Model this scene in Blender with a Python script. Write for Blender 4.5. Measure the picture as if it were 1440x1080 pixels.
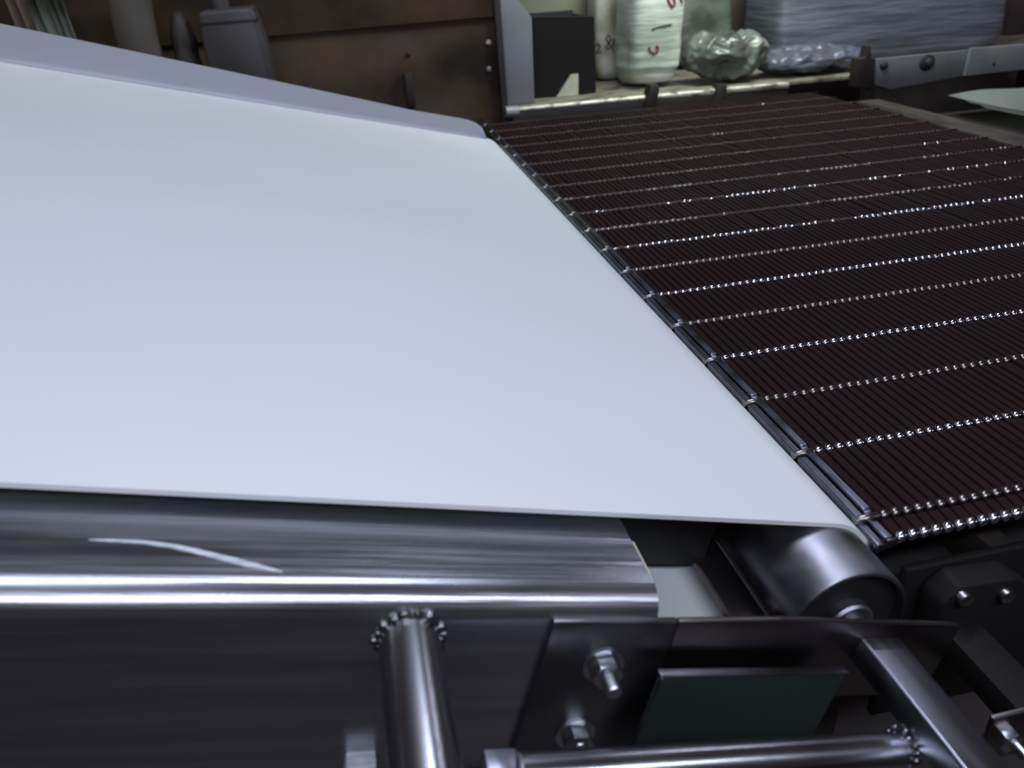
import bpy, bmesh, math, random
from mathutils import Vector, Matrix, noise
from mathutils.bvhtree import BVHTree

random.seed(7)
for o in list(bpy.data.objects):
    bpy.data.objects.remove(o)
S = bpy.context.scene
COL = S.collection

# ------------------------------------------------------------------ camera
CAM_Z = 1.41            # the steel mesh belt runs level at z = 1.0
FPX = 1100.0            # focal length in pixels of the 1440 px wide frame
RIGHT = Vector((0.97683143, -0.20646989, -0.05630751))
DOWN = Vector((-0.14879423, -0.46612143, -0.87211874))
FWD = Vector((0.15382013, 0.86029123, -0.48604359))
cam = bpy.data.cameras.new('camera')
camo = bpy.data.objects.new('camera', cam)
COL.objects.link(camo)
S.camera = camo
cam.sensor_width = 36.0
cam.lens = FPX / 1440.0 * 36.0
cam.clip_start = 0.02
cam.clip_end = 60
m = Matrix((RIGHT, -DOWN, -FWD)).transposed().to_4x4()
m.translation = Vector((0, 0, CAM_Z))
camo.matrix_world = m
cam.dof.use_dof = True
cam.dof.focus_distance = 0.85
cam.dof.aperture_fstop = 6.0

# ------------------------------------------------------------------ world, lights, exposure
wd = bpy.data.worlds.new('world')
S.world = wd
wd.use_nodes = True
bgn = wd.node_tree.nodes['Background']
bgn.inputs[0].default_value = (0.022, 0.0150, 0.0146, 1)
bgn.inputs[1].default_value = 1.0
S.view_settings.view_transform = 'Standard'
S.view_settings.look = 'None'
S.view_settings.exposure = 0.2
S.view_settings.gamma = 1.0
S.view_settings.use_curve_mapping = False


def area(name, loc, target, sx, sy, power, color, roll=0.0):
    l = bpy.data.lights.new(name, 'AREA')
    l.shape = 'RECTANGLE'
    l.size, l.size_y = sx, sy
    l.energy = power
    l.color = color
    o = bpy.data.objects.new(name, l)
    COL.objects.link(o)
    d = Vector(target) - Vector(loc)
    o.matrix_world = Matrix.Translation(loc) @ d.to_track_quat('-Z', 'Y').to_matrix().to_4x4() @ Matrix.Rotation(roll, 4, 'Z')
    return o


# fluorescent strip lamps hung from the roof of the workshop, plus unseen added fills
area('strip_lamp_over_belt', (0.22, 1.15, 3.1), (0.15, 1.1, 1.0), 0.16, 2.0, 26.0, (0.735, 0.82, 1.0))
area('fill_near_viewer', (0.25, -0.45, 2.05), (0.2, 0.45, 1.05), 2.0, 0.08, 13.0, (0.765, 0.84, 1.0))  # unseen fill added to brighten the beam face and the return run
area('strip_lamp_by_sacks', (1.1, 1.98, 1.95), (1.15, 2.6, 1.25), 0.5, 0.20, 9.0, (0.84, 1.0, 0.84))
area('strip_lamp_right', (1.9, 2.0, 2.4), (1.9, 2.6, 1.1), 0.6, 0.14, 8.0, (0.80, 0.82, 1.0))
area('fill_left_rags', (-0.95, 1.80, 1.85), (-0.75, 2.15, 1.3), 0.3, 0.08, 0.8, (0.90, 1.0, 0.82))  # small unseen lamp added close by to brighten the rags

# ------------------------------------------------------------------ frames
C15, S15 = math.cos(math.radians(15)), math.sin(math.radians(15))


def BW(u, v, w):
    """sloping white conveyor frame (u along travel, v across, w normal) -> world"""
    return Vector((u * C15 + w * S15, v, -u * S15 + w * C15 + CAM_Z))


def at(x, y, v):
    """point of the sight line through photo pixel x,y at distance v down the hall"""
    d = RIGHT * ((x - 720) / FPX) + DOWN * ((y - 540) / FPX) + FWD
    return Vector((0, 0, CAM_Z)) + d * (v / d.y)


# ------------------------------------------------------------------ materials
def mat(name, col, rough=0.5, metal=0.0, var=0.0, scale=(8, 8, 8), bump=0.0, bscale=None, col2=None, aniso=0.0,
        coat=0.0, trans=0.0, alpha=1.0, rvar=0.0, detail=4, spec=0.5, contrast=(0.3, 0.7)):
    mt = bpy.data.materials.new(name)
    mt.use_nodes = True
    nt = mt.node_tree
    b = nt.nodes['Principled BSDF']
    b.inputs['Base Color'].default_value = (*col, 1)
    b.inputs['Roughness'].default_value = rough
    b.inputs['Metallic'].default_value = metal
    b.inputs['Specular IOR Level'].default_value = spec
    b.inputs['Coat Weight'].default_value = coat
    b.inputs['Coat Roughness'].default_value = 0.12
    b.inputs['Transmission Weight'].default_value = trans
    b.inputs['Alpha'].default_value = alpha
    b.inputs['Anisotropic'].default_value = aniso
    tc = nt.nodes.new('ShaderNodeTexCoord')
    mp = nt.nodes.new('ShaderNodeMapping')
    mp.inputs['Scale'].default_value = scale
    nt.links.new(tc.outputs['Object'], mp.inputs['Vector'])
    nz = nt.nodes.new('ShaderNodeTexNoise')
    nz.inputs['Scale'].default_value = 1.0
    nz.inputs['Detail'].default_value = detail
    nt.links.new(mp.outputs[0], nz.inputs['Vector'])
    if col2 is not None or var > 0:
        if col2 is None:
            col2 = tuple(c * (1 - var) for c in col)
        rp = nt.nodes.new('ShaderNodeValToRGB')
        rp.color_ramp.elements[0].position = contrast[0]
        rp.color_ramp.elements[1].position = contrast[1]
        rp.color_ramp.elements[0].color = (*col2, 1)
        rp.color_ramp.elements[1].color = (*col, 1)
        nt.links.new(nz.outputs['Fac'], rp.inputs[0])
        nt.links.new(rp.outputs[0], b.inputs['Base Color'])
    if rvar > 0:
        mr = nt.nodes.new('ShaderNodeMapRange')
        mr.inputs['From Min'].default_value = 0.3
        mr.inputs['From Max'].default_value = 0.7
        mr.inputs['To Min'].default_value = max(0.02, rough - rvar)
        mr.inputs['To Max'].default_value = min(1, rough + rvar)
        nt.links.new(nz.outputs['Fac'], mr.inputs['Value'])
        nt.links.new(mr.outputs[0], b.inputs['Roughness'])
    if bump > 0:
        src = nz
        if bscale:
            mp2 = nt.nodes.new('ShaderNodeMapping')
            mp2.inputs['Scale'].default_value = bscale
            nt.links.new(tc.outputs['Object'], mp2.inputs['Vector'])
            src = nt.nodes.new('ShaderNodeTexNoise')
            src.inputs['Scale'].default_value = 1.0
            src.inputs['Detail'].default_value = 3
            nt.links.new(mp2.outputs[0], src.inputs['Vector'])
        bp = nt.nodes.new('ShaderNodeBump')
        bp.inputs['Strength'].default_value = bump
        bp.inputs['Distance'].default_value = 0.01
        nt.links.new(src.outputs['Fac'], bp.inputs['Height'])
        nt.links.new(bp.outputs[0], b.inputs['Normal'])
    return mt


M = {}
M['belt'] = mat('white_belt', (0.80, 0.81, 0.82), 0.45, var=0.04, scale=(3, 5, 3), detail=2)
M['belt_edge'] = mat('shaded_white_edge', (0.47, 0.47, 0.53), 0.5, var=0.08, scale=(4, 5, 6), detail=2)  # same white belt, its shade painted in as a greyer colour
M['steel'] = mat('brushed_steel', (0.42, 0.42, 0.47), 0.27, 0.94, var=0.25, scale=(6, 60, 90), bump=0.06, bscale=(5, 240, 320), rvar=0.06)
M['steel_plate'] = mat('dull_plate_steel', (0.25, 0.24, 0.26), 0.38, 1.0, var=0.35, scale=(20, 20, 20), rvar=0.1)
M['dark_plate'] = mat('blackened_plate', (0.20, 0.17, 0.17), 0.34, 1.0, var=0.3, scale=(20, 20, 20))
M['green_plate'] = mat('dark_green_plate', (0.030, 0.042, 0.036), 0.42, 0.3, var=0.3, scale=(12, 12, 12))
M['tube'] = mat('polished_tube', (0.50, 0.50, 0.54), 0.24, 1.0, var=0.12, scale=(14, 3, 14), rvar=0.03, detail=1)
M['bar'] = mat('ground_bar', (0.42, 0.42, 0.50), 0.33, 1.0, var=0.3, scale=(60, 8, 60), rvar=0.08)
M['bolt'] = mat('zinc_bolt', (0.55, 0.56, 0.60), 0.28, 1.0, var=0.2, scale=(60, 60, 60))
M['weld'] = mat('weld_metal', (0.42, 0.42, 0.46), 0.30, 1.0, var=0.8, scale=(90, 90, 90))
M['drum'] = mat('worn_drum', (0.34, 0.33, 0.37), 0.40, 1.0, var=0.45, scale=(22, 16, 22), rvar=0.14)
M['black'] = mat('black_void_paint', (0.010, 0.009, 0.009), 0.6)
M['wire'] = mat('browned_wire', (0.022, 0.0098, 0.0096), 0.65, 0.0, var=0.4, scale=(14, 5, 14), spec=0.10)
M['eye_bright'] = mat('polished_eye', (0.85, 0.86, 0.92), 0.20, 1.0)
M['eye_dull'] = mat('dull_eye', (0.42, 0.37, 0.36), 0.34, 1.0, var=0.4, scale=(20, 20, 20))
M['eye_dark'] = mat('dark_eye', (0.085, 0.060, 0.058), 0.45, 0.7, var=0.4, scale=(20, 20, 20))  # darkest eye colour, used mostly in the far rows
M['rod'] = mat('cross_rod', (0.10, 0.08, 0.08), 0.35, 1.0)
M['chain'] = mat('chain_plate', (0.24, 0.24, 0.30), 0.33, 1.0, var=0.55, scale=(25, 14, 25), rvar=0.12)
M['near_black'] = mat('near_black_steel', (0.007, 0.005, 0.0048), 0.7, var=0.3, scale=(15, 15, 15), spec=0.3)  # near-black steel of the apron, housing and strap
M['strip'] = mat('wear_strip', (0.20, 0.165, 0.125), 0.5, var=0.4, scale=(10, 4, 10))
M['rust'] = mat('rusty_panel', (0.085, 0.052, 0.032), 0.7, col2=(0.012, 0.0065, 0.005), spec=0.2, scale=(3.2, 4.5, 4.2), detail=8, bump=0.2, contrast=(0.36, 0.66))
M['rust_dark'] = mat('dark_rust', (0.030, 0.020, 0.018), 0.6, var=0.5, scale=(12, 12, 12))
M['ledge'] = mat('worn_paint_ledge', (0.24, 0.21, 0.16), 0.5, col2=(0.06, 0.045, 0.035), scale=(16, 40, 40), detail=8, contrast=(0.35, 0.55))
M['ledge_edge'] = mat('bare_ledge_edge', (0.50, 0.46, 0.40), 0.4, 0.5, col2=(0.10, 0.07, 0.05), scale=(25, 60, 60), detail=6, contrast=(0.36, 0.52))
M['box_black'] = mat('black_crate', (0.008, 0.006, 0.006), 0.5, spec=0.3)
M['grey_sheet'] = mat('grey_sheet', (0.22, 0.21, 0.24), 0.5, var=0.2, scale=(7, 7, 7))
M['khaki'] = mat('khaki_board', (0.22, 0.21, 0.15), 0.7, var=0.25, scale=(5, 5, 5))
M['sack'] = mat('woven_sack', (0.74, 0.78, 0.70), 0.35, col2=(0.40, 0.44, 0.36), scale=(5, 5, 9), bump=0.35, bscale=(9, 9, 60), coat=0.3, contrast=(0.35, 0.6))
M['sack_dirty'] = mat('woven_sack_stained', (0.70, 0.71, 0.62), 0.55, col2=(0.30, 0.26, 0.18), scale=(7, 7, 7), bump=0.3, contrast=(0.35, 0.62))
M['film'] = mat('stretch_film_grey', (0.21, 0.235, 0.20), 0.36, col2=(0.065, 0.066, 0.056), scale=(7, 7, 9), bump=0.5, bscale=(18, 18, 30), coat=0.35, contrast=(0.35, 0.65))
M['film_blue'] = mat('stretch_film_blue', (0.175, 0.18, 0.23), 0.28, col2=(0.085, 0.085, 0.108), scale=(3, 3, 22), bump=0.55, bscale=(7, 7, 75), coat=0.6, contrast=(0.35, 0.65))
M['brown_box'] = mat('brown_carton', (0.060, 0.040, 0.034), 0.7, var=0.3, scale=(6, 6, 6))
M['galv'] = mat('galvanised_plate', (0.30, 0.30, 0.31), 0.48, 0.3, var=0.35, scale=(9, 9, 9))
M['rail'] = mat('brown_rail', (0.105, 0.085, 0.070), 0.5, 0.2, col2=(0.035, 0.027, 0.024), scale=(30, 8, 30), contrast=(0.35, 0.65))
M['tray'] = mat('pale_tray', (0.50, 0.54, 0.48), 0.3, var=0.3, scale=(6, 3, 6))
M['jug'] = mat('grey_jug_plastic', (0.075, 0.066, 0.068), 0.5, var=0.3, scale=(9, 9, 9))
M['pipe'] = mat('grey_hose', (0.13, 0.11, 0.092), 0.6, var=0.3, scale=(12, 12, 12))
M['cloth'] = mat('pale_rag', (0.52, 0.55, 0.46), 0.8, col2=(0.12, 0.12, 0.08), scale=(7, 7, 4), contrast=(0.36, 0.5))
M['cloth_pink'] = mat('pink_rag', (0.42, 0.33, 0.26), 0.8, var=0.3, scale=(14, 10, 5))
M['wall'] = mat('dark_plaster', (0.10, 0.075, 0.065), 0.9, var=0.3, scale=(2, 2, 2))
M['floor'] = mat('dark_concrete', (0.15, 0.125, 0.125), 0.8, var=0.3, scale=(3, 3, 3))
M['ink_red'] = mat('red_ink', (0.20, 0.045, 0.055), 0.7)
M['ink_dark'] = mat('dark_ink', (0.055, 0.050, 0.040), 0.7)
M['glint_tab'] = mat('painted_glint_and_tab', (0.80, 0.82, 0.88), 0.45, 0.10, var=0.45, scale=(60, 260, 60))  # pale colour of the painted beam-top reflection, shared with the face tab
M['edge_pale'] = mat('yellowish_strip', (0.55, 0.53, 0.40), 0.6)

# ------------------------------------------------------------------ mesh helpers


def quadbox(bm, p, q):
    x0, y0, z0 = [min(a, b) for a, b in zip(p, q)]
    x1, y1, z1 = [max(a, b) for a, b in zip(p, q)]
    v = [bm.verts.new(c) for c in ((x0, y0, z0), (x1, y0, z0), (x1, y1, z0), (x0, y1, z0),
                                   (x0, y0, z1), (x1, y0, z1), (x1, y1, z1), (x0, y1, z1))]
    for f in ((3, 2, 1, 0), (4, 5, 6, 7), (0, 1, 5, 4), (1, 2, 6, 5), (2, 3, 7, 6), (3, 0, 4, 7)):
        bm.faces.new([v[i] for i in f])
    return v


def box(p, q, bev=0.0, seg=2):
    bm = bmesh.new()
    quadbox(bm, p, q)
    if bev > 0:
        bmesh.ops.bevel(bm, geom=bm.edges[:], offset=bev, segments=seg, affect='EDGES', profile=0.5)
    return bm


def prism(pts, axis, a, b, bev=0.0):
    """polygon (2-D pts on the other two axes) extruded along axis from a to b"""
    bm = bmesh.new()

    def mk(p, t):
        if axis == 'x':
            return (t, p[0], p[1])
        if axis == 'y':
            return (p[0], t, p[1])
        return (p[0], p[1], t)
    A = [bm.verts.new(mk(p, a)) for p in pts]
    Bv = [bm.verts.new(mk(p, b)) for p in pts]
    n = len(pts)
    bm.faces.new(A)
    bm.faces.new(Bv[::-1])
    for i in range(n):
        bm.faces.new((A[i], Bv[i], Bv[(i + 1) % n], A[(i + 1) % n]))
    bmesh.ops.recalc_face_normals(bm, faces=bm.faces[:])
    if bev > 0:
        bmesh.ops.bevel(bm, geom=bm.edges[:], offset=bev, segments=2, affect='EDGES', profile=0.5)
    return bm


def sweep(bm, path, rad, n=12, cap=True, flat=1.0):
    """tube along a path, radius a number or list"""
    path = [Vector(p) for p in path]
    rings = []
    prev = None
    for i, p in enumerate(path):
        t = (path[min(i + 1, len(path) - 1)] - path[max(i - 1, 0)]).normalized()
        if prev is None:
            a = Vector((0, 0, 1)) if abs(t.z) < 0.9 else Vector((1, 0, 0))
            nrm = t.cross(a).normalized()
        else:
            nrm = (prev - t * prev.dot(t)).normalized()
        prev = nrm
        bn = t.cross(nrm)
        r = rad[i] if isinstance(rad, (list, tuple)) else rad
        rings.append([bm.verts.new(p + nrm * (r * math.cos(2 * math.pi * k / n)) + bn * (r * flat * math.sin(2 * math.pi * k / n))) for k in range(n)])
    for i in range(len(rings) - 1):
        for k in range(n):
            bm.faces.new((rings[i][k], rings[i][(k + 1) % n], rings[i + 1][(k + 1) % n], rings[i + 1][k]))
    if cap:
        bm.faces.new(rings[0][::-1])
        bm.faces.new(rings[-1])
    return bm


def tube(path, rad, n=16, **k):
    bm = bmesh.new()
    sweep(bm, path, rad, n, **k)
    bmesh.ops.recalc_face_normals(bm, faces=bm.faces[:])
    return bm


def lathe_y(prof, cx, cz, n=48):
    """profile (radius, y) turned round an axis along y"""
    bm = bmesh.new()
    rings = []
    for r, y in prof:
        rings.append([bm.verts.new((cx + r * math.cos(2 * math.pi * k / n), y, cz + r * math.sin(2 * math.pi * k / n))) for k in range(n)])
    for i in range(len(rings) - 1):
        for k in range(n):
            bm.faces.new((rings[i][k], rings[i][(k + 1) % n], rings[i + 1][(k + 1) % n], rings[i + 1][k]))
    bm.faces.new(rings[0])
    bm.faces.new(rings[-1])
    bmesh.ops.recalc_face_normals(bm, faces=bm.faces[:])
    return bm


def hexprism(cx, cz, af, y0, y1, rot=0.3):
    r = af / math.sqrt(3)
    return prism([(cx + r * math.cos(rot + k * math.pi / 3), cz + r * math.sin(rot + k * math.pi / 3)) for k in range(6)], 'y', y0, y1, 0.0008)


def thing(name, label, cat, base, frame='W', group=None):
    o = bpy.data.objects.new(name, None)
    COL.objects.link(o)
    o.empty_display_size = 0.05
    if frame == 'B':
        o.location = BW(*base)
        o.rotation_euler = (0, math.radians(15), 0)
    else:
        o.location = base
    o['base'] = list(base)
    tagit(o, label, cat, group)
    return o


def tagit(o, label=None, cat=None, group=None, kind=None):
    if label:
        o['label'] = label
    if cat:
        o['category'] = cat
    if group:
        o['group'] = group
    if kind:
        o['kind'] = kind
    return o


def part(name, bm, m, parent=None, smooth=True, label=None, kind=None, angle=35):
    """bm is in the parent's frame coordinates (absolute); shifted to the thing's base"""
    root = parent
    while root is not None and root.parent is not None:
        root = root.parent
    if root is not None and 'scale_k' in root:
        bmesh.ops.scale(bm, verts=bm.verts[:], vec=[root['scale_k']] * 3)
    if root is not None and 'base' in root:
        bmesh.ops.translate(bm, verts=bm.verts[:], vec=-Vector(root['base']))
    me = bpy.data.meshes.new(name)
    if smooth:
        lim = math.radians(angle)
        for f in bm.faces:
            f.smooth = True
        for e in bm.edges:
            if len(e.link_faces) == 2:
                e.smooth = e.calc_face_angle(0) < lim
    bm.to_mesh(me)
    bm.free()
    for x in (m if isinstance(m, (list, tuple)) else [m]):
        me.materials.append(M[x])
    o = bpy.data.objects.new(name, me)
    COL.objects.link(o)
    if parent is not None:
        o.parent = parent
    if label:
        o['label'] = label
    if kind:
        o['kind'] = kind
    return o


def single(name, bm, m, label, cat, group=None, smooth=True):
    """a thing that is one mesh, origin at its base"""
    zs = min(v.co.z for v in bm.verts)
    c = Vector((sum(v.co.x for v in bm.verts) / len(bm.verts), sum(v.co.y for v in bm.verts) / len(bm.verts), zs))
    bmesh.ops.translate(bm, verts=bm.verts[:], vec=-c)
    o = part(name, bm, m, None, smooth)
    o.location = c
    tagit(o, label, cat, group)
    return o


# ------------------------------------------------------------------ setting
o = part('floor', box((-3.5, -4.0, -0.05), (4.5, 5.0, 0.0)), 'floor', None)
tagit(o, 'dark concrete workshop floor', None, kind='structure')
o = part('wall_back', box((-3.5, 4.2, 0.0), (4.5, 4.3, 3.6)), 'wall', None)
tagit(o, 'dark brown plastered back wall', None, kind='structure')

# ------------------------------------------------------------------ white conveyor belt (sloping frame)
H = -0.300
RC_U, RC_W, RR, T = 0.4080, -0.3502, 0.0461, 0.0040
V0, V1 = 0.415, 1.880


def v_near(u):
    return 0.4112 - 0.0145 * (u - 0.42)


def v_far(u):
    return 1.912 + 0.078 * (u - 0.42)


TAIL = -1.30
belt = thing('conveyor_belt', 'wide smooth white conveyor belt sloping down to the steel mesh belt', 'conveyor belt', (0.0, 1.1, RC_W - RR - T), 'B')


def loop_profile(r):
    pts = []
    n = 24
    for k in range(n + 1):
        a = math.pi / 2 - math.pi * k / n
        pts.append((RC_U + r * math.cos(a), RC_W + r * math.sin(a)))
    for k in range(n + 1):
        a = -math.pi / 2 - math.pi * k / n
        pts.append((TAIL + r * math.cos(a), RC_W + r * math.sin(a)))
    return pts


bm = bmesh.new()
po, pi_ = loop_profile(RR + T), loop_profile(RR + 0.0003)
n = len(po)
rows = [[bm.verts.new((p[0], fv(p[0]), p[1])) for p in pr] for pr, fv in ((po, v_near), (po, v_far), (pi_, v_far), (pi_, v_near))]
for a in range(4):
    ra, rb = rows[a], rows[(a + 1) % 4]
    for i in range(n):
        j = (i + 1) % n
        bm.faces.new((ra[i], ra[j], rb[j], rb[i]))
bmesh.ops.recalc_face_normals(bm, faces=bm.faces[:])
part('belt_band', bm, 'belt', belt)

# upturned far edge of the belt, lower towards the discharge end and rounded off there
bm = bmesh.new()
prof = []
NU = 90
grid = []
for i in range(NU + 1):
    u = TAIL + (RC_U - 0.001 - TAIL) * (i / NU)
    if i > 80:
        s = (i - 80) / 10.0
        u = (RC_U - 0.001 - 0.17) + 0.17 * s
        hgt = (0.036) * math.sqrt(max(0.0, 1 - max(0.0, (s - 0.6) / 0.4) ** 2.2)) + 0.0012
    else:
        hgt = 0.036 + 0.034 * min(1.0, max(0.0, (0.24 - u) / 0.85)) ** 0.9
    fil = min(0.010, hgt * 0.5)
    VF = v_far(u)
    col_ = []
    for k in range(5):
        a = math.pi / 2 * k / 4
        col_.append((VF - 0.012 - fil + fil * math.sin(a), H + 0.0004 + fil * (1 - math.cos(a))))
    for k in range(1, 4):
        s2 = k / 3
        col_.append((VF - 0.012 - 0.006 * s2, H + fil + (hgt - fil) * s2))
    back = [(y + 0.0035, z) for (y, z) in col_[::-1]]
    back[-1] = (back[-1][0], back[-1][1])
    grid.append([bm.verts.new((u, y, z)) for (y, z) in col_ + back])
L = len(grid[0])
for i in range(len(grid) - 1):
    for k in range(L):
        bm.faces.new((grid[i][k], grid[i + 1][k], grid[i + 1][(k + 1) % L], grid[i][(k + 1) % L]))
bm.faces.new(grid[0])
bm.faces.new(grid[-1])
bmesh.ops.recalc_face_normals(bm, faces=bm.faces[:])
part('upturned_edge', bm, 'belt_edge', belt, angle=60, label='upturned edge strip with shade painted in grey')

# ------------------------------------------------------------------ end roller
roller = thing('end_roller', 'worn steel drum roller under the end of the white belt', 'roller', (RC_U, 1.1, RC_W - RR), 'B')
vr = 0.360
part('drum', lathe_y([(RR - 0.004, vr + 0.012), (RR - 0.0035, vr + 0.0006), (RR - 0.002, vr), (RR - 0.0006, vr + 0.0006), (RR, vr + 0.003), (RR, 1.90), (0.02, 1.901)], RC_U, RC_W, 72), 'drum', roller, angle=50)
part('end_disc', lathe_y([(RR - 0.0042, vr + 0.008), (0.012, vr + 0.006), (0.012, vr + 0.012)], RC_U, RC_W, 40), 'black', roller)
part('shaft', lathe_y([(0.017, vr + 0.010), (0.0175, vr - 0.001), (0.0160, vr - 0.003), (0.010, vr - 0.0035), (0.0095, 0.3415), (0.003, 0.3412)], RC_U, RC_W, 32), 'drum', roller)

# ------------------------------------------------------------------ steel frame of the white conveyor
KF = 0.9485
frame = thing('steel_conveyor_stand', 'brushed steel frame with rounded box beam carrying the white belt', 'conveyor stand', (-0.2, 0.38, -0.475), 'B')
frame['scale_k'] = KF
FV, BT, BB, BK, UE = 0.3585, -0.3300, -0.500, 0.4344, 0.2510


def rrect(y0, y1, z0, z1, r, n=6):
    pts = []
    for cx, cz, a0 in ((y1 - r, z1 - r, 0), (y0 + r, z1 - r, 90), (y0 + r, z0 + r, 180), (y1 - r, z0 + r, 270)):
        for k in range(n + 1):
            a = math.radians(a0 + 90 * k / n)
            pts.append((cx + r * math.cos(a), cz + r * math.sin(a)))
    return pts


bm = bmesh.new()
oo = rrect(FV, BK, BB, BT, 0.020, 10)
ii = rrect(FV + 0.004, BK - 0.004, BB + 0.004, BT - 0.004, 0.016, 10)
U0 = -1.25
ro = [[bm.verts.new((u, p[0], p[1])) for p in pr] for pr, u in ((oo, U0), (oo, UE), (ii, UE), (ii, U0))]
n = len(oo)
for a in range(4):
    for i in range(n):
        j = (i + 1) % n
        bm.faces.new((ro[a][i], ro[a][j], ro[(a + 1) % 4][j], ro[(a + 1) % 4][i]))
bmesh.ops.recalc_face_normals(bm, faces=bm.faces[:])
beam = part('box_beam', bm, 'steel', frame, angle=30)
part('top_lip', box((U0, 0.400, BT - 0.0042), (UE, 0.4545, BT - 0.0002), 0.0004, 1), 'steel', frame)
# pale yellowish strip on the cut edge of the beam
part('edge_strip', box((UE - 0.0006, 0.385, BT - 0.003), (UE + 0.0006, 0.420, BT + 0.0006), 0.0002, 1), 'edge_pale', beam, label='pale yellowish strip on the cut edge')
# pale strip painting a curved reflection on the beam top
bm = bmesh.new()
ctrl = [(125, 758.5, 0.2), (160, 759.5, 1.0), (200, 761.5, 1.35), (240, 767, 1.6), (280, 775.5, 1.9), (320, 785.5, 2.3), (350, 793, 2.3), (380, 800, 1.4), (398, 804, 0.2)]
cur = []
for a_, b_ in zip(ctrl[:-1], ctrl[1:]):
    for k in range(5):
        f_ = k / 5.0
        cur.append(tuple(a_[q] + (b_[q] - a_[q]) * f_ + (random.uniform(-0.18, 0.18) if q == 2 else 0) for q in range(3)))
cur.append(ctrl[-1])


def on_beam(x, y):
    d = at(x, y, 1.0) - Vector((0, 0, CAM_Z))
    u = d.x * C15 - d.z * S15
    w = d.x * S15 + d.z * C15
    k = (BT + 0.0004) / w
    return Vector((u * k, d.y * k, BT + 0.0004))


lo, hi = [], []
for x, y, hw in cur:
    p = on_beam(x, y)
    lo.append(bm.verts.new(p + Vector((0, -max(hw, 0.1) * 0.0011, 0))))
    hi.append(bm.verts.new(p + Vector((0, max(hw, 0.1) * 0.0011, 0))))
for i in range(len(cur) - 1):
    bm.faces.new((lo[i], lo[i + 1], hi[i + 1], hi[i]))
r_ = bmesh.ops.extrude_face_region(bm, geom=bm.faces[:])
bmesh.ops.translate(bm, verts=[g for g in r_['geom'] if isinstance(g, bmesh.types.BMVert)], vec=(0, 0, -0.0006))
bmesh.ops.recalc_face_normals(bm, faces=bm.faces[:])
part('painted_reflection', bm, 'glint_tab', beam, label='painted pale reflection curving along the beam top')

# stub tube welded to the beam face, pointing at the viewer
PU, PW, PR = 0.0850, -0.3610, 0.0192
part('stub_tube', lathe_y([(PR - 0.003, 0.06), (PR, 0.06), (PR, FV + 0.001), (0.004, FV + 0.001)], PU, PW, 48), 'tube', frame)


def weld_ring(c, r0, nrm_y, n, rmin, rmax):
    """irregular weld beads round a tube whose axis is y (nrm_y) or x"""
    bm = bmesh.new()
    for k in range(n):
        a = 2 * math.pi * (k + random.uniform(-0.35, 0.35)) / n
        r = r0 + random.uniform(-0.0005, 0.0028)
        off = random.uniform(0.0005, 0.0022)
        if nrm_y:
            pos = (c[0] + r * math.cos(a), c[1] - off, c[2] + r * math.sin(a))
        else:
            pos = (c[0] - off, c[1] + r * math.cos(a), c[2] + r * math.sin(a))
        sc = random.uniform(rmin, rmax)
        mm = Matrix.Translation(pos) @ Matrix.Rotation(random.uniform(0, 3), 4, 'Y') @ Matrix.Diagonal((1.0, 0.7, random.uniform(0.5, 1.1), 1.0))
        bmesh.ops.create_icosphere(bm, subdivisions=2, radius=sc, matrix=mm)
    return bm


bm = weld_ring((PU, FV, PW), PR, True, 26, 0.0018, 0.0052)
part('weld_bead', bm, 'weld', frame)

# bolted bracket plate, long bearing plate, lower plate
PF = 0.3525
part('bracket_plate', prism([(0.1755, -0.3430), (0.2640, -0.3432), (0.2640, -0.485), (0.1725, -0.485)], 'y', PF, FV, 0.0013), 'steel_plate', frame)
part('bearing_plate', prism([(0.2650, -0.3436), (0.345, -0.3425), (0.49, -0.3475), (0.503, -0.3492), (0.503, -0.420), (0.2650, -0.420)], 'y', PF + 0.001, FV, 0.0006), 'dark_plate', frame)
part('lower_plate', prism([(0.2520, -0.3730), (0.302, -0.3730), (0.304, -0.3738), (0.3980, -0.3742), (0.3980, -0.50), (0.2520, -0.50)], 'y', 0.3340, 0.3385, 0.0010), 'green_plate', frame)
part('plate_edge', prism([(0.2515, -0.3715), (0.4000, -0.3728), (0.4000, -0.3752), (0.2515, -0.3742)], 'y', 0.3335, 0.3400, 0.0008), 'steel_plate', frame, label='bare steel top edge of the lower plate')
part('plate_seam', tube([(0.2525, 0.3335, -0.3735), (0.2522, 0.3334, -0.41), (0.2518, 0.3334, -0.425)], [0.0010, 0.0006, 0.0012], 8), 'weld', frame)
part('plate_spacer', box((0.30, 0.3385, -0.49), (0.36, PF + 0.002, -0.44), 0.001), 'dark_plate', frame)


def bolt(u, w, rot, tail):
    g = part('bolt', lathe_y([(0.0048, PF - 0.008 - tail), (0.0056, PF - 0.007 - tail)] + [(0.0056 if q % 2 else 0.0050, PF - 0.007 - tail + 0.0011 * (q + 1)) for q in range(int(tail / 0.0011))] + [(0.0055, PF + 0.001)], u, w, 20), 'bolt', frame)
    part('washer', lathe_y([(0.006, PF - 0.0022), (0.0145, PF - 0.0022), (0.0150, PF - 0.0014), (0.0150, PF), (0.006, PF)], u, w, 32), 'bolt', g)
    part('nut', hexprism(u, w, 0.0195, PF - 0.0125, PF - 0.0022, rot), 'bolt', g)
    return g


bolt(0.2185, -0.3800, 0.2, 0.017)
bolt(0.2150, -0.4470, 0.0, 0.006)

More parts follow.
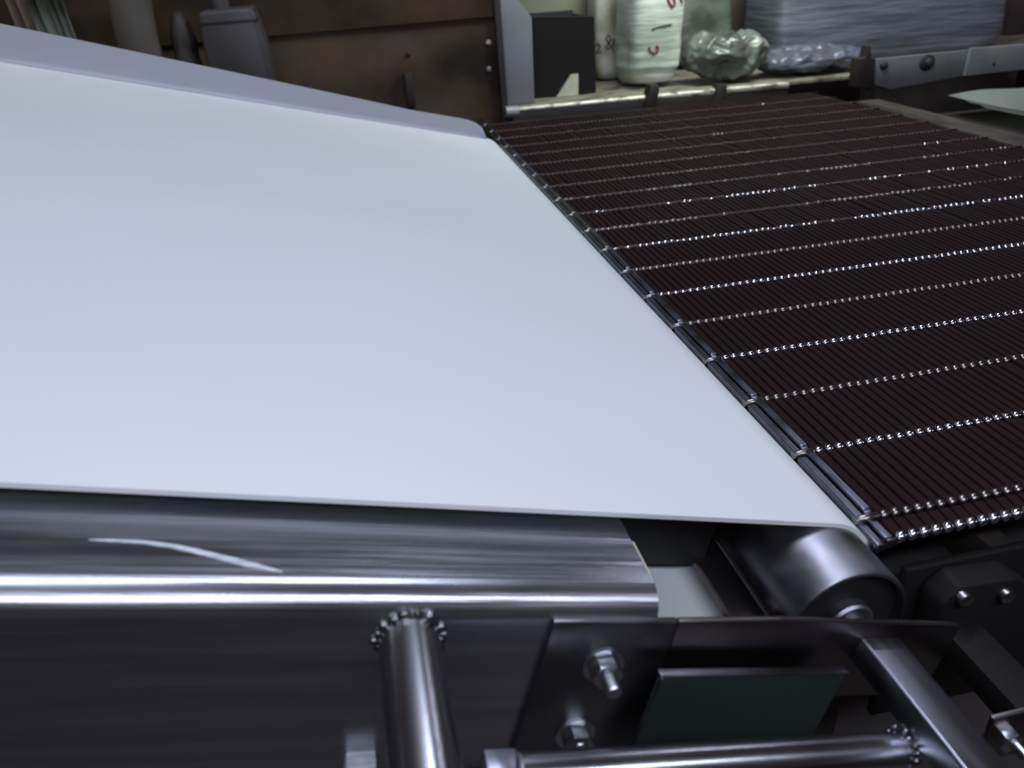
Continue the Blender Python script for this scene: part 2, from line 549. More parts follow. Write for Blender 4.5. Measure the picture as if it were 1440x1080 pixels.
# square bar arm towards the viewer, and the round cross tube welded to it
part('square_arm', box((0.4177, 0.02, -0.3815), (0.4520, PF + 0.002, -0.3590), 0.0022, 3), 'bar', frame)
part('cross_tube', tube([(0.1470, 0.2844, -0.3950), (0.4185, 0.2844, -0.3925)], 0.0125, 32), 'tube', frame)
bm = weld_ring((0.4180, 0.2844, -0.3925), 0.0125, False, 18, 0.0014, 0.0034)
part('weld_bead', bm, 'weld', frame)
part('clamp_block', box((0.127, 0.272, -0.420), (0.1475, 0.298, -0.3880), 0.0015), 'bar', frame)
part('face_tab', box((0.0575, 0.3460, -0.4820), (0.0770, FV + 0.001, -0.4640), 0.0008), 'glint_tab', frame, label='pale tab on the beam face')
for u in (-0.9, -0.15):
    rel = -u * S15 + (BB + 0.004) * C15
    run = rel + CAM_Z / KF                  # straight down to the floor
    e = Vector((u, 0.395, BB + 0.004)) + Vector((S15, 0, -C15)) * (run - 0.001)
    part('leg', tube([(u, 0.395, BB + 0.004), e], 0.028, 16), 'steel', frame)

# slider bed between the upper and the returning run, dark bar beside the roller
bed = thing('slider_bed', 'dark slider bed inside the loop of the white belt', 'slider bed', (0.0, 1.1, -0.385), 'B')
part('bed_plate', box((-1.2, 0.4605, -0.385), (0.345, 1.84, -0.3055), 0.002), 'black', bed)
part('dark_bar', box((0.336, 0.392, -0.3850), (0.366, 1.84, -0.3750), 0.002), 'dark_plate', bed)

# ------------------------------------------------------------------ steel mesh belt (level)
ZM = 1.0
P = 0.096
V_R0 = 0.430
UL, UR = 0.3660, 1.335
NROW = 18
WP = 0.0102
mesh = thing('wire_mesh_belt', 'dark brown steel eye-link mesh belt with rows of shiny wire eyes', 'mesh belt', (0.85, 1.3, ZM - 0.10))
mesh['base'] = [0.0, 0.0, 0.0]
mesh.location = (0, 0, 0)


def link_mesh(name, bright0, bright1, length):
    """flat wire link lying from y=0 to y=length with a raised eye at each end"""
    bm = bmesh.new()
    hw = 0.0048
    vs = quadbox(bm, (-hw, 0.003, -0.0040), (hw, length - 0.0035, -0.0012))
    for v in vs[4:]:
        v.co.x *= 0.72
        v.co.z += 0.0004
    for f in bm.faces:
        f.material_index = 0
    for yy, mi in ((0.0, bright0),):
        rings = []
        for xx, rr, dy in ((-0.0033, 0.0016, -0.0006), (-0.0024, 0.0036, -0.0004), (0.0024, 0.0036, 0.0004), (0.0033, 0.0016, 0.0006)):
            rings.append([bm.verts.new((xx, yy + dy + rr * 1.2 * math.cos(2 * math.pi * k / 8), -0.0014 + rr * 1.1 * math.sin(2 * math.pi * k / 8))) for k in range(8)])
        fs = []
        for i in range(3):
            for k in range(8):
                fs.append(bm.faces.new((rings[i][k], rings[i][(k + 1) % 8], rings[i + 1][(k + 1) % 8], rings[i + 1][k])))
        fs.append(bm.faces.new(rings[0]))
        fs.append(bm.faces.new(rings[-1]))
        for f in fs:
            f.material_index = mi
            f.smooth = True
    bmesh.ops.recalc_face_normals(bm, faces=bm.faces[:])
    me = bpy.data.meshes.new(name)
    bm.to_mesh(me)
    bm.free()
    for x in ('wire', 'eye_bright', 'eye_dull', 'eye_dark'):
        me.materials.append(M[x])
    return me


# even rods carry brightly worn eyes, odd rods dull ones
LMD = {0: link_mesh('eye_link_darker', 3, 3, P), 1: link_mesh('eye_link_dark', 3, 3, P)}
LM = {0: link_mesh('eye_link_from_bright', 1, 2, P), 1: link_mesh('eye_link_from_dull', 2, 1, P)}
cands = []
for r in range(NROW):
    y = V_R0 + r * P
    par = 0 if r % 2 else 1           # rod 0 dull, rod 1 bright, ...
    off = 0.0
    i = 0
    while True:
        x = UL + 0.006 + off + i * WP
        if x > UR - 0.006:
            break
        i += 1
        q = Vector((x, y + P / 2, ZM)) - Vector((0, 0, CAM_Z))
        dz = q.dot(FWD)
        px, py = 720 + FPX * q.dot(RIGHT) / dz, 540 + FPX * q.dot(DOWN) / dz
        cands.append((0 if px < 1460 else 1, dz, x, y, par))
cands.sort()
for vis, dz, x, y, par in cands[:290]:
    o = bpy.data.objects.new('eye_link', LM[par])
    COL.objects.link(o)
    o.parent = mesh
    o.location = (x, y, ZM - 0.0024 + random.uniform(-0.0004, 0.0004))
verts, faces, mats_ = [], [], []
for vis, dz, x, y, par in cands[290:]:
    t = max(0.0, min(1.0, (y - 0.75) / 0.95))
    patch = noise.noise(Vector((x * 5.0, y * 7.0, 3.0))) * 0.6 + random.uniform(-0.25, 0.25)
    me = LMD[par] if patch > 0.55 - 1.05 * t else LM[par]  # dark eyes grow more frequent towards the far rows
    b0 = len(verts)
    zz = ZM - 0.0024 + random.uniform(-0.0007, 0.0005)
    if random.random() < 0.10:
        zz -= 0.0012
    verts += [(v.co.x + x, v.co.y + y, v.co.z + zz) for v in me.vertices]
    for p in me.polygons:
        faces.append([b0 + k for k in p.vertices])
        mats_.append(p.material_index)
me = bpy.data.meshes.new('eye_links_beyond')
me.from_pydata(verts, [], faces)
me.polygons.foreach_set('material_index', mats_)
me.polygons.foreach_set('use_smooth', [k > 0 for k in mats_])
for x in ('wire', 'eye_bright', 'eye_dull', 'eye_dark'):
    me.materials.append(M[x])
o = bpy.data.objects.new('eye_links_beyond', me)
COL.objects.link(o)
o.parent = mesh
o['kind'] = 'stuff'

# rods
bm = tube([(UL - 0.012, 0, 0), (UR + 0.004, 0, 0)], 0.0023, 8)
rodme = bpy.data.meshes.new('cross_rod')
bm.to_mesh(rodme)
bm.free()
rodme.materials.append(M['rod'])
for r in range(NROW + 1):
    o = bpy.data.objects.new('cross_rod', rodme)
    COL.objects.link(o)
    o.parent = mesh
    o.location = (0, V_R0 + r * P, ZM - 0.0036)
# end rod with big bright eyes, just past the nose of the belt
EV, EZ = V_R0 - 0.0255, ZM - 0.0045
o = bpy.data.objects.new('cross_rod', rodme)
COL.objects.link(o)
o.parent = mesh
o.location = (0, EV, EZ - 0.0015)
eye = link_mesh('end_eye', 1, 2, 0.022)
i = 0
while UL + 0.004 + i * WP < 0.62:
    o = bpy.data.objects.new('end_eye', eye)
    COL.objects.link(o)
    o.parent = mesh
    o.location = (UL + 0.004 + i * WP, EV, EZ + 0.0008)
    o.rotation_euler = (math.radians(8), 0, 0)
    o.scale = (1.15, 1.0, 1.15)
    i += 1

# side chain of overlapping plates along the edge next to the white belt


def plate_mesh(name, x0, x1, y0, y1, z0, z1):
    bm = bmesh.new()
    r = (z1 - z0) * 0.5
    pts = []
    for k in range(7):
        a = math.pi / 2 + math.pi * k / 6
        pts.append((y0 + r + r * math.cos(a), z0 + r + r * math.sin(a)))
    for k in range(7):
        a = -math.pi / 2 + math.pi * k / 6
        pts.append((y1 - r + r * math.cos(a), z0 + r + r * math.sin(a)))
    b2 = prism(pts, 'x', x0, x1)
    bmesh.ops.bevel(b2, geom=b2.edges[:], offset=0.0012, segments=2, affect='EDGES', profile=0.5)
    me = bpy.data.meshes.new(name)
    for f in b2.faces:
        f.smooth = True
    b2.to_mesh(me)
    b2.free()
    me.materials.append(M['chain'])
    return me


pm_out = plate_mesh('outer_chain_plate', 0.3478, 0.3550, -0.004, P - 0.006, ZM - 0.0085, ZM - 0.0005)
pm_in = plate_mesh('inner_chain_plate', 0.3570, 0.3645, 0.002, P - 0.002, ZM - 0.0085, ZM + 0.0010)
pin = tube([(0.3470, 0, ZM - 0.004), (0.367, 0, ZM - 0.004)], 0.0036, 14)
pinme = bpy.data.meshes.new('chain_pin')
for f in pin.faces:
    f.smooth = len(f.verts) == 4
pin.to_mesh(pinme)
pin.free()
pinme.materials.append(M['eye_dull'])
for r in range(-1, NROW + 1):
    for me, nm, dy in ((pm_out, 'outer_chain_plate', 0.0), (pm_in, 'inner_chain_plate', 0.0), (pinme, 'chain_pin', 0.0)):
        o = bpy.data.objects.new(nm, me)
        COL.objects.link(o)
        o.parent = mesh
        y = V_R0 + r * P
        if r == -1:
            if nm == 'chain_pin':
                o.location = (0, V_R0 - 0.024, -0.006)
                continue
            o.scale = (1, 0.30, 1)
            o.location = (0, V_R0 - 0.029, -0.005)
            continue
        o.location = (0, y + dy, 0)
# returning run below: rods and eyes glimpsed through the gaps
for r in range(14):
    o = bpy.data.objects.new('return_rod', rodme)
    COL.objects.link(o)
    o.parent = mesh
    o.location = (0, 0.52 + r * P, ZM - 0.060)
    o.scale = (1, 2.2, 2.2)

# ------------------------------------------------------------------ frame of the mesh conveyor
mf = thing('mesh_conveyor_frame', 'dark rusty steel frame carrying the wire mesh belt', 'conveyor frame', (0, 0, 0))
part('wear_strip', box((0.372, 0.46, ZM - 0.022), (0.528, 2.16, ZM - 0.0085), 0.001), 'strip', mf)
part('wear_strip', box((1.125, 0.46, ZM - 0.022), (1.142, 2.16, ZM - 0.0085), 0.001), 'strip', mf)
part('drip_pan', box((0.372, 0.40, ZM - 0.115), (UR, 2.20, ZM - 0.105), 0.001), 'black', mf)
part('side_rail', box((UR + 0.006, 0.50, ZM - 0.09), (UR + 0.085, 1.99, ZM - 0.004), 0.004), 'rail', mf)
part('front_apron', box((0.372, 0.392, ZM - 0.20), (UR, 0.400, ZM - 0.030), 0.002), 'near_black', mf)
for u in (0.50, 0.80, 1.10, 1.30):
    part('cross_bar', box((u - 0.012, 0.40, ZM - 0.104), (u + 0.012, 2.2, ZM - 0.066), 0.002), 'rust_dark', mf)
# bearing housing hung below the near end of the mesh
part('bearing_housing', prism([(0.386, ZM - 0.045), (0.400, ZM - 0.030), (0.450, ZM - 0.034), (0.500, ZM - 0.075), (0.500, ZM - 0.16), (0.386, ZM - 0.16)], 'y', 0.366, 0.391, 0.004), 'near_black', mf)
for (u, z) in ((0.402, ZM - 0.040), (0.440, ZM - 0.046), (0.492, ZM - 0.092)):
    b2 = lathe_y([(0.003, 0.3600), (0.0058, 0.3610), (0.0062, 0.3665)], u, z, 12)
    part('housing_bolt', b2, 'eye_dull', mf)
for u, v in ((0.42, 0.55), (1.30, 0.55), (0.42, 2.1), (1.30, 2.1)):
    part('leg', box((u - 0.03, v - 0.03, 0.0), (u + 0.03, v + 0.03, ZM - 0.105), 0.003), 'rust_dark', mf)

# lone bolt head on a small plate at the lower right
c = at(1418, 1040, 0.270)
hb = part('hanger_plate', box((c.x - 0.010, c.y + 0.006, c.z - 0.030), (c.x + 0.10, c.y + 0.010, c.z + 0.016), 0.001), 'dark_plate', mf)
part('hanger_strap', box((c.x + 0.02, c.y + 0.008, c.z - 0.02), (c.x + 0.05, 0.393, c.z + 0.004), 0.001), 'near_black', mf)
part('hanger_bolt', hexprism(c.x, c.z, 0.015, c.y - 0.004, c.y + 0.0065, 0.15), 'bolt', hb)
part('hanger_thread', lathe_y([(0.003, c.y - 0.016), (0.0042, c.y - 0.015), (0.0042, c.y)], c.x + 0.0015, c.z, 14), 'bolt', hb)

# ------------------------------------------------------------------ far ledge behind the mesh belt
ZL = 1.012
VL = 2.285
lg = thing('work_ledge', 'worn steel ledge with chipped edge along the far end of the mesh belt', 'ledge', (0, 0, 0))
part('ledge_top', box((0.435, VL, ZL - 0.012), (2.6, 3.6, ZL), 0.002), 'ledge', lg)
part('front_lip', box((0.455, VL - 0.028, ZL - 0.075), (1.30, VL + 0.004, ZL - 0.004), 0.003), 'rust_dark', lg)
part('lip_edge', tube([(0.440, VL - 0.010, ZL - 0.007), (1.30, VL - 0.020, ZL - 0.007)], 0.0125, 12), 'ledge_edge', lg)
part('lip_end_cap', tube([(0.438, VL - 0.016, ZL - 0.007), (0.475, VL - 0.016, ZL - 0.008)], 0.0165, 14), 'galv', lg, label='bare bright end of the ledge edge')
for x in (915, 1010):
    p = at(x, 130, VL - 0.03)
    part('edge_clip', prism([(p.x - 0.030, p.z - 0.06), (p.x + 0.004, p.z - 0.06), (p.x + 0.022, p.z + 0.004), (p.x + 0.020, p.z + 0.022), (p.x - 0.006, p.z + 0.022), (p.x - 0.012, p.z - 0.004)], 'y', VL - 0.045, VL - 0.002, 0.004), 'rust_dark', lg)
for u in (0.55, 2.5):
    for v in (2.4, 3.5):
        part('leg', box((u - 0.03, v - 0.03, 0), (u + 0.03, v + 0.03, ZL - 0.011), 0.003), 'rust_dark', lg)

# ------------------------------------------------------------------ rusty panel standing behind the white belt
VP = 2.300
a, b_ = at(692, 0, VP), at(706, 158, VP)
pn = thing('rusty_partition', 'tall rusty steel partition with a horizontal seam beside the black crate', 'partition', (0, 0, 0))
seam = at(560, 30, VP).z
xr0 = a.x
part('lower_sheet', prism([(-1.9, 0.0), (b_.x + 0.008, 0.0), (b_.x, b_.z), (at(695, 28, VP).x, seam + 0.004), (-1.9, seam - 0.02)], 'y', VP, VP + 0.012, 0.002), 'rust', pn)
part('upper_sheet', prism([(-1.9, seam - 0.028), (at(695, 28, VP).x, seam - 0.006), (xr0 - 0.005, a.z + 0.5), (-1.9, a.z + 0.5)], 'y', VP - 0.010, VP - 0.0005, 0.002), 'rust', pn)
part('edge_angle', prism([(b_.x - 0.002, 0.0), (b_.x + 0.016, 0.0), (b_.x + 0.016, b_.z), (a.x + 0.012, a.z + 0.5), (a.x - 0.006, a.z + 0.5), (b_.x - 0.002, b_.z)], 'y', VP - 0.014, VP + 0.03, 0.002), 'rust_dark', pn)
p = at(575, 118, VP)
part('latch', box((p.x - 0.012, VP - 0.016, p.z - 0.06), (p.x + 0.012, VP + 0.002, p.z + 0.03), 0.003), 'rust_dark', pn)
for x, y in ((687, 60), (688, 97), (574, 76)):
    p = at(x, y, VP)
    part('rivet', lathe_y([(0.002, VP - 0.005), (0.007, VP - 0.003), (0.008, VP + 0.001)], p.x, p.z, 12), 'ledge_edge' if x > 600 else 'rust_dark', pn)

# ------------------------------------------------------------------ things on the ledge
# grey sheet leaning beside the black crate
VB = 2.40
g0, g1, g2, g3, g4 = [at(x, y, VB - 0.06) for x, y in ((695, 0), (728, 2), (746, 24), (750, 140), (705, 142))]
single('grey_board', prism([(g0.x - 0.05, g0.z + 0.12), (g1.x - 0.02, g0.z + 0.12), (g1.x, g1.z), (g2.x, g2.z), (g3.x, ZL + 0.001), (g4.x - 0.06, ZL + 0.001)], 'y', VB - 0.075, VB - 0.060, 0.002), 'grey_sheet',
       'grey sheet with a cut corner standing on the ledge beside the black crate', 'sheet')
# black crate with a notch cut out of its lower front
k0, k1 = at(738, 22, VB), at(836, 22, VB)
zt = k1.z
xl, xr = k0.x - 0.04, k1.x
n0, n1 = at(783, 132, VB), at(813, 105, VB)
cr = thing('black_crate', 'black open crate with a notched lower front on the ledge', 'crate', ((xl + xr) / 2, VB + 0.1, ZL))
part('front_board', prism([(xl, ZL + 0.001), (n0.x - 0.012, ZL + 0.001), (n1.x - 0.022, n1.z), (n1.x + 0.002, n1.z), (n1.x + 0.002, ZL + 0.001), (xr + 0.004, ZL + 0.001), (xr, zt - 0.006), (xr - 0.006, zt), (xl + 0.02, zt + 0.012), (xl, zt + 0.012)], 'y', VB, VB + 0.012, 0.001), 'box_black', cr, smooth=False)
part('side_board', box((xr - 0.012, VB + 0.011, ZL + 0.001), (xr, VB + 0.20, zt - 0.004), 0.001), 'box_black', cr)
part('side_board', box((xl, VB + 0.011, ZL + 0.001), (xl + 0.012, VB + 0.20, zt + 0.008), 0.001), 'box_black', cr)
part('back_board', box((xl + 0.011, VB + 0.188, ZL + 0.06), (xr - 0.011, VB + 0.20, zt + 0.006), 0.001), 'box_black', cr)
p0, p1, p2, p3 = [at(x, y, VB - 0.008) for x, y in ((783, 134), (803, 105), (813, 104), (813, 134))]
single('paper_scrap', prism([(p0.x, ZL + 0.001), (p3.x, ZL + 0.001), (p2.x, p2.z), (p1.x, p1.z)], 'y', VB - 0.010, VB - 0.002), 'sack_dirty', 'pale wedge-shaped scrap leaning against the notch of the black crate', 'scrap')
k2 = at(722, 0, 2.73)
k3 = at(833, 0, 2.73)
single('khaki_board', box((k2.x - 0.05, 2.73, ZL + 0.001), (k3.x - 0.004, 2.75, k3.z + 0.25), 0.003), 'khaki', 'khaki board standing upright behind the black crate', 'board')


def blob(name, c, size, m, seed, amp, fr, power=3.0, ridge=0.0, rfreq=60, nu=96, nv=72, taper=0.0, crumple=0.0):
    """a stuffed, wrapped bundle: superellipsoid with folds; c = centre of its base"""
    bm = bmesh.new()
    sx, sy, sz = size
    rings = []

    def se(t, p):
        return math.copysign(abs(t) ** (2.0 / p), t)
    for j in range(1, nv):
        ph = -math.pi / 2 + math.pi * j / nv
        ring = []
        for i in range(nu):
            th = 2 * math.pi * i / nu
            x = sx / 2 * se(math.cos(ph), power) * se(math.cos(th), power)
            y = sy / 2 * se(math.cos(ph), power) * se(math.sin(th), power)
            z = sz / 2 * se(math.sin(ph), power)
            k = 1.0 - taper * (z / sz + 0.5)
            d = Vector((x * k, y * k, z))
            nn = Vector((x / (sx * sx), y / (sy * sy), z / (sz * sz))).normalized()
            nv_ = noise.noise(Vector((d.x * fr + seed, d.y * fr, d.z * fr))) * amp
            nv_ += noise.noise(Vector((d.x * fr * 3 + seed, d.y * fr * 3, d.z * fr * 3))) * amp * 0.45
            nv_ += ridge * noise.noise(Vector((d.x * 4 + seed, d.y * 4, d.z * rfreq)))
            if crumple:
                nv_ += crumple * (0.35 - abs(noise.noise(Vector((d.x * 16 + seed, d.y * 16, d.z * 16)))))
                nv_ += 0.5 * crumple * (0.35 - abs(noise.noise(Vector((d.x * 37 + seed, d.y * 37, d.z * 37)))))
            ring.append(bm.verts.new(d + nn * nv_))
        rings.append(ring)
    lo_ = min(v.co.z for v in bm.verts)
    for v in bm.verts:
        v.co += Vector((c[0], c[1], c[2] - lo_))
    for j in range(len(rings) - 1):
        for i in range(nu):
            bm.faces.new((rings[j][i], rings[j][(i + 1) % nu], rings[j + 1][(i + 1) % nu], rings[j + 1][i]))
    bm.faces.new(rings[0][::-1])
    bm.faces.new(rings[-1])
    bmesh.ops.recalc_face_normals(bm, faces=bm.faces[:])
    return bm


def strokes(bvh, lines, wpx, v):
    """hand-written ink strokes laid on the front of a sack"""
    bm = bmesh.new()
    cam0 = Vector((0, 0, CAM_Z))
    for ln in lines:
        pts = []
        for (x, y) in ln:
            d = (at(x, y, v) - cam0).normalized()
            loc, nor, idx, dist = bvh.ray_cast(cam0, d)
            if loc is not None:
                pts.append(loc - d * 0.0015)
        if len(pts) > 1:
            sweep(bm, pts, wpx * 0.0023, 6)
    if len(bm.verts):
        bmesh.ops.recalc_face_normals(bm, faces=bm.faces[:])
    return bm


def sack(name, px0, px1, ytop, v, depth, m, seed, label, cat, amp=0.02, fr=6, power=3.0, ink=(), ridge=0.0, rfreq=60, group=None, taper=0.0, zbase=ZL, crumple=0.0):
    a, b = at(px0, 70, v), at(px1, 70, v)
    top = at((px0 + px1) / 2, ytop, v).z
    base = ((a.x + b.x) / 2, v + depth / 2, zbase + 0.001)
    root = thing(name, label, cat, base, group=group)
    bm = blob(name, base, (b.x - a.x, depth, top - zbase), m, seed, amp, fr, power, ridge, rfreq, taper=taper, crumple=crumple)
    bvh = BVHTree.FromBMesh(bm)
    part('wrapped_body', bm, m, root, angle=80)
    for nm, mm, wpx, lines in ink:
        bs = strokes(bvh, lines, wpx, v)
        if len(bs.verts):
            part(nm, bs, mm, root)
        else:
            bs.free()
    return root


two = [(838, 64), (841, 61), (844, 64), (842, 69), (838, 74), (845, 73)]
eight = [(858, 52), (855, 49), (852, 54), (856, 60), (859, 66), (855, 69), (852, 66), (856, 60), (860, 54)]
one = [(864, 54), (861, 65), (862, 73)]
sack('white_sack', 839, 915, -40, 2.585, 0.12, 'sack_dirty', 3, 'pale stained sack with dark handwriting between the crate and the film-wrapped sack', 'sack', amp=0.010, power=5,
     ink=[('ink_writing', 'ink_dark', 1.0, [two, eight, one, [(871, 56), (870, 63)], [(877, 60), (882, 57), (887, 57)], [(875, 39), (880, 38)], [(887, 41), (894, 44)],
                                            [(843, 118), (846, 114), (849, 119), (846, 125), (843, 121), (850, 116)]])])
sack('film_wrapped_sack', 890, 966, -60, 2.36, 0.20, 'sack', 11, 'white sack wrapped in shiny film with red marks behind the ledge', 'sack', amp=0.016, fr=5, power=4.5, ridge=0.006, rfreq=45,
     ink=[('red_writing', 'ink_red', 1.5, [[(913, 66), (914, 72), (919, 75), (924, 73), (926, 67), (923, 64)], [(938, -6), (941, 4), (945, 9), (949, 6), (948, -2), (944, -6)], [(956, -4), (959, 4), (965, 7)]]),
          ('dark_writing', 'ink_dark', 0.9, [[(917, 41), (930, 37), (945, 34), (966, 32)], [(950, 27), (965, 26)]])])
sack('clear_film_bundle', 982, 1085, 60, 2.31, 0.14, 'film', 21, 'crumpled bundle of clear stretch film lying behind the chipped ledge edge', 'film bundle', amp=0.016, fr=9, power=2.6, crumple=0.030)
sack('grey_film_roll', 950, 1030, -50, 2.66, 0.14, 'film', 37, 'dim upright bale in grey film standing behind the crumpled clear bundle', 'bale', amp=0.014, fr=6, power=4.5, ridge=0.004)
sack('brown_bale', 1012, 1110, -40, 2.86, 0.14, 'brown_box', 41, 'dark brown bale standing between the film-wrapped bales', 'bale', amp=0.008, fr=4, power=6)
sack('blue_film_bale', 1096, 1412, -60, 2.49, 0.30, 'film_blue', 51, 'large bale wrapped in bluish ribbed stretch film behind the steel bracket', 'bale', amp=0.008, fr=4, power=12, ridge=0.006, rfreq=70)
sack('blue_film_bag', 1092, 1232, 76, 2.31, 0.15, 'film_blue', 61, 'low bluish plastic bag lying in front of the large ribbed bale', 'bag', amp=0.014, fr=6, power=2.6, crumple=0.02)
p = at(1412, 60, 2.80)
q = at(1500, 60, 2.80)
bx_ = thing('brown_box', 'dark brown carton beside the bluish ribbed bale', 'carton', ((p.x + q.x) / 2, 3.05, ZL))
part('carton_body', box((p.x, 2.80, ZL + 0.001), (q.x + 0.1, 3.05, ZL + 0.55), 0.004), 'brown_box', bx_)
part('carton_flap', box((p.x - 0.002, 2.795, ZL + 0.30), (q.x + 0.1, 2.801, ZL + 0.36), 0.001), 'rust_dark', bx_)

# ------------------------------------------------------------------ galvanised bracket at the far right corner
VG = 2.02


def gp(x, y, v=VG):
    q = at(x, y, v)
    return (q.x, q.z)


gb = thing('steel_bracket', 'galvanised flat steel bracket with bolts at the far corner of the mesh belt', 'bracket', (0, 0, 0))
part('bracket_bar', prism([gp(1222, 84), gp(1366, 70), gp(1358, 106), gp(1252, 126), gp(1226, 118)], 'y', VG, VG + 0.010, 0.0012), 'galv', gb)
part('bracket_bar', prism([gp(1366, 68, VG - 0.012), gp(1560, 54, VG - 0.012), gp(1560, 84, VG - 0.012), gp(1357, 107, VG - 0.012)], 'y', VG - 0.012, VG - 0.001, 0.0012), 'galv', gb)
part('upright', prism([gp(1203, 82), gp(1214, 80), gp(1217, 64), gp(1221, 64), gp(1222, 82), gp(1228, 82), gp(1226, 124), gp(1198, 122)], 'y', VG - 0.012, VG + 0.02, 0.002), 'rust_dark', gb)
cx, cz = gp(1303, 88)
part('bracket_bolt', lathe_y([(0.004, VG - 0.022), (0.011, VG - 0.018), (0.013, VG - 0.010), (0.021, VG - 0.006), (0.022, VG + 0.001)], cx, cz, 20), 'rust_dark', gb)
cx, cz = gp(1242, 92)
part('bracket_bolt', lathe_y([(0.003, VG - 0.014), (0.009, VG - 0.010), (0.011, VG + 0.001)], cx, cz, 16), 'rust_dark', gb)
cx, cz = gp(1393, 90)
part('bracket_hole', lathe_y([(0.005, VG - 0.0125), (0.005, VG - 0.0115)], cx, cz, 12), 'black', gb)
part('bracket_foot', box((gp(1226, 84)[0], VG + 0.008, ZM - 0.3), (gp(1440, 84)[0], VG + 0.03, gp(1226, 110)[1]), 0.003), 'rust_dark', gb)
part('bracket_leg', box((gp(1300, 84)[0], VG + 0.01, 0.0), (gp(1340, 84)[0], VG + 0.05, ZM - 0.29), 0.003), 'rust_dark', gb)

# pale tray lying to the right of the mesh belt
bm = bmesh.new()
ZT = ZM - 0.04
NX, NY = 16, 24
gr = [[None] * (NY + 1) for _ in range(NX + 1)]
for i in range(NX + 1):
    for j in range(NY + 1):
        x = 1.60 + 0.45 * i / NX
        y = 1.25 + 0.70 * j / NY
        e = max(abs(2 * i / NX - 1), abs(2 * j / NY - 1))
        z = ZT + 0.035 * max(0, e - 0.7) / 0.3 + 0.010 * noise.noise(Vector((x * 5, y * 4, 0)))
        gr[i][j] = bm.verts.new((x, y, z))
for i in range(NX):
    for j in range(NY):
        bm.faces.new((gr[i][j], gr[i + 1][j], gr[i + 1][j + 1], gr[i][j + 1]))
bmesh.ops.solidify(bm, geom=bm.faces[:], thickness=0.004)
bmesh.ops.recalc_face_normals(bm, faces=bm.faces[:])
single('pale_tray', bm, 'tray', 'glossy pale tray lying beyond the right rail of the mesh belt', 'tray')
tb = thing('side_table', 'dark steel side table under the pale tray', 'table', (0, 0, 0))
part('table_top', box((1.56, 1.15, ZT - 0.045), (2.2, 1.98, ZT - 0.018), 0.003), 'rust_dark', tb)
for u in (1.60, 2.16):
    for v in (1.19, 1.94):
        part('leg', box((u - 0.02, v - 0.02, 0), (u + 0.02, v + 0.02, ZT - 0.044), 0.002), 'rust_dark', tb)

# ------------------------------------------------------------------ things on a shelf behind the white belt, left
ZS = 1.02
sh = thing('storage_shelf', 'dark low shelf hidden behind the upturned edge of the white belt', 'shelf', (0, 0, 0))
part('shelf_board', box((-1.8, 1.97, ZS - 0.03), (0.10, 2.285, ZS), 0.002), 'rust_dark', sh)
for u in (-1.75, 0.05):
    for v in (2.0, 2.26):
        part('leg', box((u - 0.02, v - 0.02, 0), (u + 0.02, v + 0.02, ZS - 0.029), 0.002), 'rust_dark', sh)
VJ = 2.12
j0, j1 = at(283, 60, VJ), at(385, 100, VJ)
jt = at(330, 12, VJ).z
jug = thing('plastic_jug', 'dim grey plastic jug with a stepped shoulder in front of the rusty partition', 'jug', ((j0.x + j1.x) / 2, VJ + 0.06, ZS))
w2 = (j1.x - j0.x) / 2
cxj = (j0.x + j1.x) / 2
prof = [(-w2, ZS + 0.001), (w2, ZS + 0.001), (w2 * 0.93, jt - 0.09), (w2 * 0.80, jt - 0.03), (w2 * 0.72, jt - 0.004), (w2 * 0.66, jt), (-w2 * 0.82, jt), (-w2 * 0.92, jt - 0.01), (-w2 * 0.97, jt - 0.06)]
part('jug_body', prism([(cxj + x, z) for x, z in prof], 'y', VJ, VJ + 0.12, 0.008), 'jug', jug, angle=50)
part('jug_band', box((cxj - w2 * 0.93, VJ - 0.002, jt - 0.030), (cxj + w2 * 0.80, VJ + 0.04, jt - 0.024), 0.001), 'rust_dark', jug)
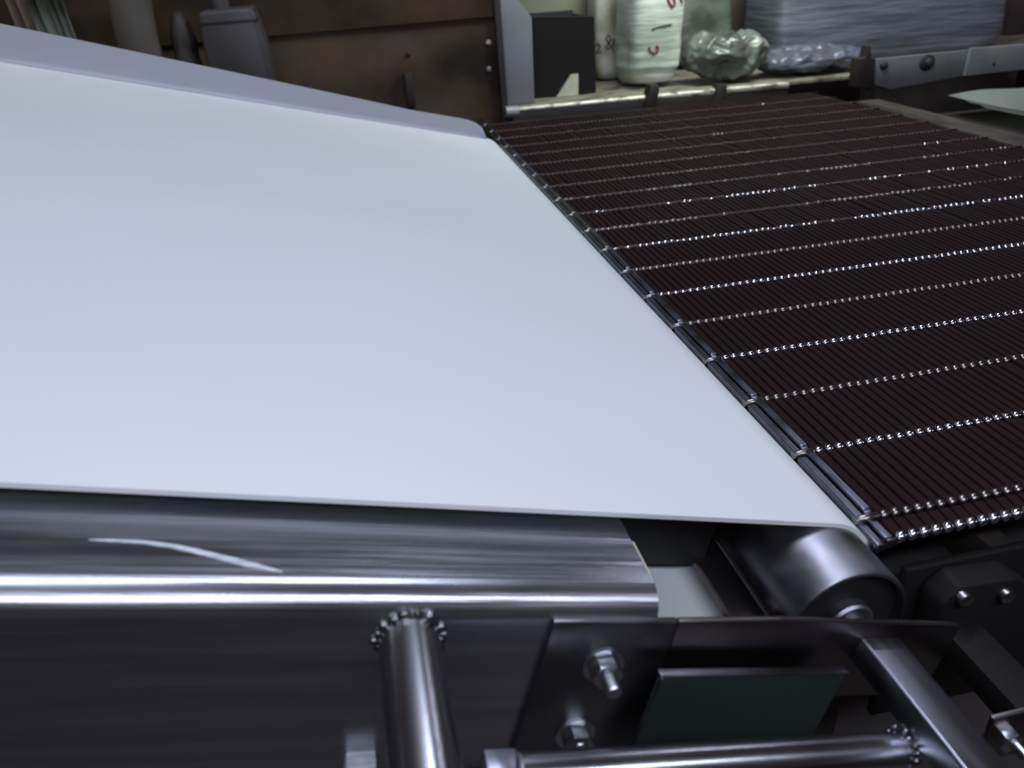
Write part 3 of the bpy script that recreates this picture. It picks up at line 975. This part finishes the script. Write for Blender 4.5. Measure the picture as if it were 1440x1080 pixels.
part('jug_cap', tube([(cxj - w2 * 0.3, VJ + 0.06, jt - 0.002), (cxj - w2 * 0.3, VJ + 0.06, jt + 0.03)], 0.022, 20), 'jug', jug)
h0, h1, h2 = at(176, -40, VJ), at(186, 20, VJ), at(205, 90, VJ)
single('thick_hose', tube([(at(165, -120, VJ).x, VJ, at(165, -120, VJ).z), h0, h1, at(192, 50, VJ), (h2.x + 0.005, VJ, ZS + 0.002)], 0.046, 20), 'pipe', 'thick dull grey hose hanging left of the grey jug', 'hose')
d0 = at(245, 60, VJ)
sack('dark_bag', 236, 274, 22, VJ - 0.02, 0.12, 'rust_dark', 71, 'dark sagging bag between the hose and the grey jug', 'bag', amp=0.015, fr=8, power=2.4, zbase=ZS)
for nm, x0, x1, m_, lb, sd in (('rag', 16, 48, 'cloth_pink', 'pinkish rag hanging at the left end beside the pale green rags', 1), ('rag', 44, 78, 'cloth', 'pale green crumpled rag hanging between the pinkish and the narrow rag', 2), ('rag', 76, 98, 'cloth', 'narrow pale rag hanging next to the dark gap', 3)):
    bm = bmesh.new()
    p0, p1 = at(x0, 40, VJ - 0.03 + 0.03 * sd), at(x1, 40, VJ - 0.03 + 0.03 * sd)
    vv = VJ - 0.03 + 0.03 * sd
    gr = []
    for i in range(15):
        row = []
        for j in range(16):
            s_ = i / 14
            t_ = j / 15
            xx = p0.x + (p1.x - p0.x) * s_ - (1 - t_) * 0.0 + 0.025 * (1 - t_)
            zz = ZS + 0.002 + 0.42 * t_
            yy = vv + 0.010 * math.sin(s_ * 14 + sd + 2 * t_) + 0.004 * noise.noise(Vector((s_ * 5, t_ * 6, sd)))
            row.append(bm.verts.new((xx, yy, zz)))
        gr.append(row)
    for i in range(14):
        for j in range(15):
            bm.faces.new((gr[i][j], gr[i + 1][j], gr[i + 1][j + 1], gr[i][j + 1]))
    bmesh.ops.solidify(bm, geom=bm.faces[:], thickness=0.004)
    bmesh.ops.recalc_face_normals(bm, faces=bm.faces[:])
    single(nm, bm, m_, lb, 'rag', 'rags hanging on the left')

for o in bpy.data.objects:
    if 'base' in o:
        del o['base']
